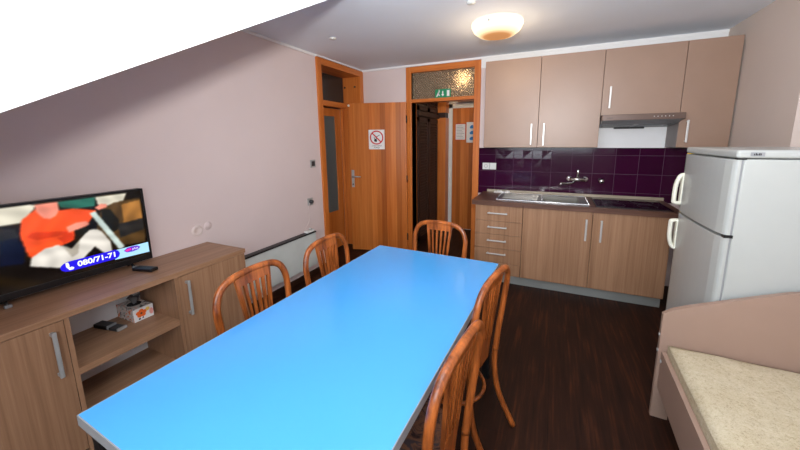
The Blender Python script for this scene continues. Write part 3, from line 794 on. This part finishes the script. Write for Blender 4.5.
for k in E_:      # screen glass reflects a little
    M[k].node_tree.nodes['Principled BSDF'].inputs['Roughness'].default_value = .2
PO = [
 ('e_cream', [(-3.46, 1.226), (-3.263, 1.219), (-3.266, 1.199), (-3.316, 1.141), (-3.46, 1.143)]),
 ('e_grey', [(-3.46, 1.143), (-3.34, 1.12), (-3.33, 1.08), (-3.36, 1.06), (-3.46, 1.05)]),
 ('e_navy', [(-3.39, 1.073), (-3.342, 1.079), (-3.323, 1.025), (-3.334, .951), (-3.406, .964)]),
 ('e_cream', [(-3.265, 1.219), (-3.19, 1.219), (-3.19, 1.19), (-3.25, 1.19)]),
 ('e_green', [(-3.187, 1.219), (-3.04, 1.219), (-3.046, 1.17), (-3.116, 1.169), (-3.178, 1.188)]),
 ('e_cream', [(-3.04, 1.219), (-2.90, 1.219), (-2.92, 1.178), (-2.998, 1.161), (-3.033, 1.176)]),
 ('e_olive', [(-3.024, 1.15), (-2.96, 1.175), (-2.838, 1.182), (-2.838, 1.025), (-2.842, .912), (-2.95, .923), (-3.067, 1.016)]),
 ('e_tan', [(-2.932, 1.157), (-2.839, 1.17), (-2.84, 1.06), (-2.934, 1.05)]),
 ('e_grey', [(-2.96, 1.05), (-2.839, 1.055), (-2.84, .99), (-2.96, .97)]),
 ('e_or', [(-3.262, 1.198), (-3.314, 1.154), (-3.329, 1.089), (-3.316, .98), (-3.294, .955), (-3.235, .99), (-3.171, 1.005), (-3.148, 1.016), (-3.146, 1.069), (-3.095, 1.071), (-3.043, 1.146), (-3.137, 1.176), (-3.19, 1.176)]),
 ('e_or2', [(-3.29, 1.09), (-3.16, 1.062), (-3.15, 1.045), (-3.28, 1.05), (-3.31, 1.07)]),
 ('e_or2', [(-3.21, 1.04), (-3.15, 1.05), (-3.15, 1.016), (-3.19, 1.006)]),
 ('e_face', [(-3.265, 1.219), (-3.185, 1.219), (-3.185, 1.178), (-3.20, 1.150), (-3.222, 1.139), (-3.244, 1.149), (-3.263, 1.184)]),
 ('e_tr', [(-3.318, .931), (-3.308, .97), (-3.26, 1.0), (-3.214, 1.005), (-3.166, .972), (-3.12, 1.02), (-3.087, 1.048), (-3.055, 1.046), (-3.035, 1.024), (-3.006, .958), (-3.009, .883), (-3.03, .89), (-3.076, .955), (-3.14, .895), (-3.21, .883)]),
 ('e_tr2', [(-3.20, 1.0), (-3.166, .972), (-3.13, 1.008), (-3.145, .94), (-3.17, .925)]),
 ('e_dark', [(-3.13, 1.03), (-3.11, 1.03), (-3.087, 1.048), (-3.10, 1.07), (-3.145, 1.06)]),
 ('e_dark', [(-3.024, 1.15), (-2.984, 1.14), (-2.953, 1.07), (-2.965, 1.02), (-2.99, 1.01), (-3.029, 1.06)]),
 ('e_face', [(-3.171, 1.086), (-3.13, 1.10), (-3.094, 1.100), (-3.08, 1.078), (-3.11, 1.068), (-3.167, 1.055)]),
 ('e_face', [(-3.05, 1.162), (-3.02, 1.178), (-2.997, 1.172), (-2.997, 1.155), (-3.032, 1.146)]),
 ('e_bar', [(-3.074, 1.137), (-3.05, 1.143), (-2.946, .912), (-2.974, .906)]),
 ('e_pale', [(-3.0, .906), (-2.828, .906), (-2.828, .845), (-3.0, .852)]),
 ('e_blue', [(-3.222, .883), (-3.217, .895), (-3.205, .904), (-3.19, .909), (-2.995, .909), (-2.98, .90), (-2.974, .883), (-2.98, .866), (-2.995, .857), (-3.19, .857), (-3.205, .861), (-3.217, .87)]),
 ('e_violet', [(-2.955, .889), (-2.938, .902), (-2.914, .904), (-2.887, .902), (-2.873, .890), (-2.884, .878), (-2.914, .873), (-2.942, .876)]),
 ('e_mag', [(-2.950, .888), (-2.938, .896), (-2.920, .896), (-2.918, .886), (-2.940, .880)]),
 ('e_white', [(-3.200, .904), (-3.190, .905), (-3.187, .890), (-3.193, .888), (-3.186, .876), (-3.180, .880), (-3.170, .872), (-3.176, .863), (-3.190, .865), (-3.200, .884)]),
]
scb = MB()
ly0, ly1, lz0, lz1 = ty0+bzw, ty1-bzw, b0z+.034, b1z-bzw
scb.poly([(-.0035, ly0, lz0), (-.0035, ly1, lz0), (-.0035, ly1, lz1), (-.0035, ly0, lz1)], 'scr')
def inside(p, poly):
    r = False; n = len(poly)
    for a in range(n):
        (x1_, y1_), (x2_, y2_) = poly[a], poly[a-1]
        if (y1_ > p[1]) != (y2_ > p[1]) and p[0] < (x2_-x1_)*(p[1]-y1_)/(y2_-y1_)+x1_: r = not r
    return r
PP = [(k, [(sc(y_, z_)[0]+2.772, sc(y_, z_)[1]-SZ) for y_, z_ in pp]) for k, pp in PO]
NX, NZ = 190, 108; FLAT = {'e_pale', 'e_blue', 'e_violet', 'e_mag', 'e_white'}
grid = []
for jz in range(NZ+1):
    row = []
    for ix in range(NX+1):
        p = (lerp(ly0, ly1, ix/NX), lerp(lz0, lz1, jz/NZ)); c_ = E_['scr']; k_ = 'scr'
        for k, pl_ in PP:
            if k not in FLAT and inside(p, pl_): c_ = E_[k]; k_ = k
        # folds, upholstery sheen and other tone inside the broadcast picture itself
        wv_ = math.sin(p[0]*38+p[1]*31+2*math.sin(p[1]*27))*math.sin(p[1]*33-p[0]*19+1.3+1.5*math.sin(p[0]*21))
        g_ = 1 + (.20 if k_ in ('e_olive', 'e_grey', 'e_green', 'e_tan') else .10)*wv_
        if k_ == 'scr': c_ = (14+max(0, 14*math.sin(p[0]*26+p[1]*40)), 10+max(0, 9*math.sin(p[0]*26+p[1]*40)), 8)
        row.append([v*g_ for v in c_])
    grid.append(row)
for _ in range(1):       # soft focus of the broadcast picture
    g2_ = [[list(c) for c in r] for r in grid]
    for jz in range(NZ+1):
        for ix in range(NX+1):
            acc = [0, 0, 0]; n_ = 0
            for dj in (-1, 0, 1):
                for di in (-1, 0, 1):
                    a, b = jz+dj, ix+di
                    if 0 <= a <= NZ and 0 <= b <= NX:
                        n_ += 1
                        for q_ in range(3): acc[q_] += grid[a][b][q_]
            g2_[jz][ix] = [v/n_ for v in acc]
    grid = g2_
me = bpy.data.meshes.new('screen')
vs_ = [(-.0035, lerp(ly0, ly1, ix/NX), lerp(lz0, lz1, jz/NZ)) for jz in range(NZ+1) for ix in range(NX+1)]
fs_ = [(jz*(NX+1)+ix, jz*(NX+1)+ix+1, (jz+1)*(NX+1)+ix+1, (jz+1)*(NX+1)+ix) for jz in range(NZ) for ix in range(NX)]
me.from_pydata(vs_, [], fs_)
ca = me.color_attributes.new('picture', 'FLOAT_COLOR', 'POINT')
for jz in range(NZ+1):
    for ix in range(NX+1): ca.data[jz*(NX+1)+ix].color = srgb(*[min(255, max(0, v)) for v in grid[jz][ix]])
pm = emit('screen_picture', (0, 0, 0, 1), 1.0); nt = pm.node_tree; at_ = nt.nodes.new('ShaderNodeAttribute'); at_.attribute_name = 'picture'
nt.links.new(at_.outputs['Color'], nt.nodes['Principled BSDF'].inputs['Emission Color']); nt.nodes['Principled BSDF'].inputs['Roughness'].default_value = .2
me.materials.append(pm)
scr = bpy.data.objects.new('screen', me); COL.objects.link(scr); scr.parent = TV
scb.bm.free(); ban = MB(); kk = 0
for k, pl_ in PP:
    if k in FLAT:
        kk += 1; ban.poly([(-.0034+.00012*kk, min(a, ly1), max(b, lz0)) for a, b in pl_][::-1], k)
bmesh.ops.triangulate(ban.bm, faces=[f for f in ban.bm.faces if len(f.verts) > 4])
ban.build('screen_banner', 'e_blue', scr)
ya, za = sc(-3.158, .866); yb, _ = sc(-2.985, .9)
MX = lambda y, z: Matrix.Translation((-.0008, y, z)) @ Matrix.Rotation(math.pi/2, 4, 'Z') @ Matrix.Rotation(math.pi/2, 4, 'X')
text_mb('080/71-71', .040, 'e_white', scr, 'lettering', MX((ya+yb)/2+2.770, za+.006-SZ), 0, 1.06, bold=.0012)
yc, zc = sc(-2.900, .882)
text_mb('plus', .020, 'e_white', scr, 'lettering', MX(yc+2.772, zc+.002-SZ), 0, 1.0)

rc = thing('remote_control', 'black remote control lying on the sideboard beside the television', 'remote', (.210, -2.874, SZ+.0005), R(14))
MB().box((-.068, -.025, 0), (.068, .025, .020), None, .006, 3).build('body', 'black', rc)
q = MB()
for i in range(7):
    for j in range(3): q.box((-.05+i*.014, -.014+j*.011, .0195), (-.042+i*.014, -.008+j*.011, .0212), None, .001)
q.build('buttons', 'darkgrey', rc)

# tissue box and little gadgets on the shelf
tb = thing('tissue_box', 'floral tissue box with orange flower print, on the middle shelf', 'tissue box', (.117, -2.915, .4475), R(0))
MB().box((-.090, -.052, 0), (.090, .052, .080), None, .002).build('carton', 'boxprint', tb)
MB().box((.0902, -.0515, .001), (.0908, .0515, .079)).build('end_print', 'paper', tb)
q = MB()
for k in range(5):
    a = 2*math.pi*k/5+.3; c0_ = (-.012+.016*math.cos(a), .045+.014*math.sin(a))
    q.prism([(c0_[0]+.013*math.cos(b*math.pi/5), c0_[1]+.012*math.sin(b*math.pi/5)) for b in range(10)], .0908, .0912+.0001*k, 'x', 'orange')
q.lathe([(0, 0), (.005, 0), (.005, .0012), (0, .0012)], (.0914, -.012, .045), 'ink', 10, 'x')
q.prism([(.022+.012*math.cos(b*math.pi/5), .058+.012*math.sin(b*math.pi/5)) for b in range(10)], .0908, .0912, 'x', 'yellowprint')
q.prism([(.040+.011*math.cos(b*math.pi/5), .035+.02*math.sin(b*math.pi/5)) for b in range(10)], .0908, .0912, 'x', 'pinkprint')
q.prism([(-.03, .008), (-.018, .008), (-.02, .02), (-.028, .018)], .0908, .0912, 'x', 'ink'); q.prism([(-.012, .012), (-.002, .010), (-.004, .024)], .0908, .0912, 'x', 'darkgrey')
q.build('flower_print', 'orange', tb)
MB().lathe([(0, .0802), (.036, .0802), (.036, .0812), (0, .0814)], (0.0, 0, 0), None, 20).build('opening', 'ink', tb)
ti = MB(); tv = []
for k in range(9):
    a = k*math.pi/4.5; tv.append([(.010+.006*math.sin(k*2)) * math.cos(a), (.010+.006*math.cos(k*3))*math.sin(a)])
t = bmesh.new(); rings = []
for lv, (s1, h1) in enumerate(((1.0, .083), (1.5, .098), (2.4, .118), (3.4, .130))):
    rings.append([t.verts.new((x*s1, y*s1*.8, h1+.008*math.sin(k*2.3+lv))) for k, (x, y) in enumerate(tv)])
for A, B in zip(rings, rings[1:]):
    for k in range(9): t.faces.new((A[k], A[(k+1) % 9], B[(k+1) % 9], B[k]))
ti.merge(t, None, True); ti.build('tissue', 'tissue', tb)
g1 = thing('remote_control', 'short grey and black remote on the middle shelf, the one nearest the shelf front', 'remote', (.190, -3.040, .4475), R(12), 'small remotes left of the tissue box')
MB().box((-.036, -.024, 0), (.036, .024, .018), None, .004).build('body', 'darkgrey', g1); MB().box((.024, -.0245, .003), (.0375, .0245, .0188), None, .002).build('end_cap', 'alu', g1)
g2 = thing('remote_control', 'dark remote on the middle shelf, behind the short grey and black one', 'remote', (.095, -3.058, .4475), R(10), 'small remotes left of the tissue box')
MB().box((-.055, -.024, 0), (.055, .024, .024), None, .004).build('body', 'black', g2); MB().box((.046, -.0245, .004), (.0565, .0245, .0248), None, .002).build('end_cap', 'grey', g2)

# ------------------------------------------------------------------ radiator, sockets on the left wall
rd = thing('panel_heater', 'long low white electric panel heater on the left wall', 'heater', (0, -1.19, 0))
MB().box((.022, -1.05, .15), (.078, 0, .515), None, .004).build('panel', 'radiator', rd)
MB().box((.018, -1.05, .516), (.086, 0.0, .530), None, .002).build('top_grille', 'blackmetal', rd)
for y_ in (-.85, -.15): MB().box((0, y_-.02, .2), (.022, y_+.02, .48)).build('bracket', 'grey', rd)
MB().box((.03, -.13, .531), (.08, -.02, .552), None, .004).build('control_box', 'white', rd)
MB().lathe([(0, 0), (.016, 0), (.014, .016), (0, .018)], (.055, -.055, .552), None, 16).build('knob', 'alu', rd)
so = thing('wall_switch', 'grey light switch on the left wall beside the doorway frame', 'switch', (0, -1.085, 1.255))
MB().box((0, -.04, -.042), (.009, .04, .042), None, .003).build('plate', 'alu', so); MB().box((.008, -.025, -.026), (.013, .025, .026), None, .002).build('rocker', 'darkgrey', so)
so = thing('wall_socket', 'socket with a grey plug low on the left wall above the heater', 'socket', (0, -1.165, .845))
MB().box((0, -.04, -.04), (.009, .04, .04), None, .004).build('plate', 'alu', so)
pg = MB(); pg.lathe([(0, .04), (.018, .04), (.022, .01), (.022, .008)], (0, 0, 0), None, 18, 'x'); pg.build('plug', 'darkgrey', so)
pth = []
for k in range(17):
    t_ = k/16; pth.append((.010+.02*math.sin(t_*math.pi), -1.18-.10*t_-.02*math.sin(t_*7), .83-.285*t_))
tag(MB().tube([(.03, -1.165, .85), (.03, -1.175, .84)]+[(x_+.0, y_, z_) for (x_, y_, z_) in pth], .003, None, 8).build('power_cord', 'palecover'), 'thin pale cord running from the grey plug down to the heater', 'cord')
so = thing('wall_socket', 'round white wall socket above the far end of the sideboard', 'socket', (0, -2.41, .845))
MB().lathe([(0, .006), (.020, .006), (.024, .010), (.038, .010), (.043, .0)], (0, 0, 0), None, 28, 'x').build('plate', 'palecover', so)
so = thing('wall_socket', 'blank round pale cover on the left wall beside the white socket', 'socket cover', (0, -2.325, .862))
MB().lathe([(0, .004), (.030, .004), (.032, .0)], (0, 0, 0), None, 28, 'x').build('cover', 'wall', so)

# ------------------------------------------------------------------ ceiling lamp, smoke detectors
cl = thing('ceiling_lamp', 'round lit glass ceiling lamp in front of the wall cupboards', 'lamp', (1.94, -1.08, H))
MB().lathe([(0, 0), (.12, 0), (.12, -.012), (0, -.012)], (0, 0, 0), None, 32).build('base', 'white', cl)
MB().lathe([(.200, -.014), (.199, -.028), (.182, -.066), (.14, -.098), (.075, -.116), (0, -.121)], (0, 0, 0), None, 48).build('glass_shade', 'lamp', cl)
MB().box((-.040, -.196, -.045), (-.022, -.186, -.012), None, .003).build('clip', 'alu', cl)
for (x_, y_, lab) in ((.52, -1.32, 'small white ceiling cap near the left doorway'), (1.84, -1.55, 'small white ceiling cap in front of the lamp')):
    o = thing('junction_cover', lab, 'cover', (x_, y_, H), 0, 'small caps on the ceiling')
    MB().lathe([(.032, 0), (.030, -.008), (.012, -.014), (0, -.014)], (0, 0, 0), None, 24).build('cover', 'white', o)
ll.location = (1.94, -1.08, H-.19)

# ------------------------------------------------------------------ table
ta = R(-2.277)
TB = thing('dining_table', 'long dining table with a bright blue laminate top', 'table', (1.311, -1.956, 0), ta)
TW, TL, TZ = .84, 1.62, .758
MB().box((.003, -TL+.003, TZ-.030), (TW-.003, -.003, TZ), None, .001).build('tabletop', 'table', TB)
e = MB()
for a, b in (((0, -TL), (.003, 0)), ((TW-.003, -TL), (TW, 0)), ((0, -TL), (TW, -TL+.003)), ((0, -.003), (TW, 0))):
    e.box((a[0], a[1], TZ-.033), (b[0], b[1], TZ-.0005))
e.build('edge_strip', 'table_edge', TB)
a_ = MB()
for a, b in (((.07, -TL+.06), (.09, -.06)), ((TW-.09, -TL+.09), (TW-.07, -.09)), ((.07, -TL+.09), (TW-.07, -TL+.11)), ((.07, -.11), (TW-.07, -.09))):
    a_.box((a[0], a[1], TZ-.10), (b[0], b[1], TZ-.031))
a_.build('apron', 'black', TB)
for x_ in (.05, TW-.05):
    for y_ in (-.035, -TL+.035): MB().box((x_-.022, y_-.022, 0), (x_+.022, y_+.022, TZ-.031), None, .003).build('leg', 'blackmetal', TB)

# ------------------------------------------------------------------ chairs
def cr(P_, n=6):
    P_ = [Vector(p) for p in P_]; out = []
    for i in range(len(P_)-1):
        a = P_[max(i-1, 0)]; b = P_[i]; c_ = P_[i+1]; d = P_[min(i+2, len(P_)-1)]
        for k in range(n):
            t_ = k/n; out.append(.5*((2*b)+(-a+c_)*t_+(2*a-5*b+4*c_-d)*t_*t_+(-a+3*b-3*c_+d)*t_**3))
    out.append(P_[-1]); return out
ZT = .895
def bx_(z): return -.205 - .048*((z-.42)/(ZT-.42))**1.2 if z > .42 else -.205   # recline of the back
def make_chair(label):
    root = thing('dining_chair', label, 'chair', (0, 0, 0), 0, 'bentwood dining chairs round the blue table')
    half = [(.165, .40), (.178, .50), (.192, .61), (.201, .72), (.199, .79), (.172, .852), (.112, .884), (.0, ZT-.002)]
    pts = [(bx_(z), y, z) for y, z in half] + [(bx_(z), -y, z) for y, z in half[-2::-1]]
    MB().tube(cr(pts, 5), .0175, None, 12, r2=.015, side=(1, 0, 0)).build('back_frame', 'chairwood', root)
    # fan-shaped splat with slots between five slats
    m = MB(); th = .007
    def hw(z): return lerp(.050, .100, (z-.43)/(ZT-.03-.43))
    def strip(f0, f1, za, zb_, n=6):
        for side_x in (0,):
            for k in range(n):
                z0_, z1_ = lerp(za, zb_, k/n), lerp(za, zb_, (k+1)/n)
                c4 = []
                for (f, z) in ((f0, z0_), (f1, z0_), (f1, z1_), (f0, z1_)): c4.append((f*hw(z), z))
                t = bmesh.new(); A = [t.verts.new((bx_(z)+.004-th, y, z)) for y, z in c4]; B = [t.verts.new((bx_(z)+.004+th, y, z)) for y, z in c4]
                t.faces.new(A); t.faces.new(B[::-1])
                for i in range(4): t.faces.new((A[i], B[i], B[(i+1) % 4], A[(i+1) % 4]))
                bmesh.ops.recalc_face_normals(t, faces=t.faces); m.merge(t, None)
    strip(-1, 1, .43, .565, 4); 
    for i in range(6):
        wd = .070 if 0 < i < 5 else .10
        c0_ = -.90+i*.36; strip(c0_-wd, c0_+wd, .565, .838, 6)
    strip(-1, 1, .838, .886, 2)
    m.build('back_splat', 'chairwood', root)
    # seat frame (rounded trapezoid) and cushion
    def outline(s_, n=40):
        o = []
        for k in range(n):
            a = 2*math.pi*k/n; c_, s2 = math.cos(a), math.sin(a)
            x = .200*math.copysign(abs(c_)**.6, c_); y = (.195+.018*(c_))*math.copysign(abs(s2)**.6, s2)
            o.append((x*s_+.005, y*s_))
        return o
    MB().prism(outline(1.0), .405, .437, 'z', bev=.003).build('seat_frame', 'chairwood', root)
    t = bmesh.new(); rings = []
    for s_, z_ in ((.95, .4375), (.955, .452), (.90, .464), (.70, .470), (.35, .473)):
        rings.append([t.verts.new((x, y, z_)) for x, y in outline(s_)])
    for A, B in zip(rings, rings[1:]):
        for k in range(len(A)): t.faces.new((A[k], A[(k+1) % len(A)], B[(k+1) % len(A)], B[k])).smooth = True
    t.faces.new(rings[-1]).smooth = True; t.faces.new(rings[0][::-1]); bmesh.ops.recalc_face_normals(t, faces=t.faces)
    c_ = MB(); c_.merge(t, None); c_.build('seat', 'seat', root)
    for s_ in (1, -1):
        MB().tube(cr([(-.205, s_*.165, .42), (-.206, s_*.160, .30), (-.235, s_*.158, .16), (-.318, s_*.160, .0)], 5), [.0150]*10+[.0145]*6, None, 12).build('leg', 'chairwood', root)
        MB().tube(cr([(.165, s_*.155, .41), (.172, s_*.162, .25), (.195, s_*.18, 0)], 5), [.016]*6+[.0135]*5, None, 12).build('leg', 'chairwood', root)
    MB().tube([(.190*math.cos(a*math.pi/18)-.012, .165*math.sin(a*math.pi/18), .255) for a in range(36)], .0095, None, 8, closed=True).build('ring_stretcher', 'chairwood', root)
    return root
chairs = [  # x, y of seat centre, facing angle, label
    (1.361, -2.867, 0, 'bentwood chair on the left side of the blue table, next to the sideboard'),
    (1.385, -2.336, 0, 'bentwood chair on the left side of the blue table, in front of the wall heater'),
    (1.655, -1.937, -94, 'bentwood chair at the far end of the blue table, back towards the doorway'),
    (1.960, -2.430, 169.5, 'bentwood chair on the right side of the blue table, farther from the camera'),
    (1.947, -2.998, 173.5, 'bentwood chair on the right side of the blue table, nearest the camera'),
]
proto = make_chair(chairs[0][3])
for i, (x_, y_, a, lab) in enumerate(chairs):
    o = proto if i == 0 else copy_tree(proto)
    o.location = (x_, y_, 0); o.rotation_euler = (0, 0, R(a)); o['label'] = lab
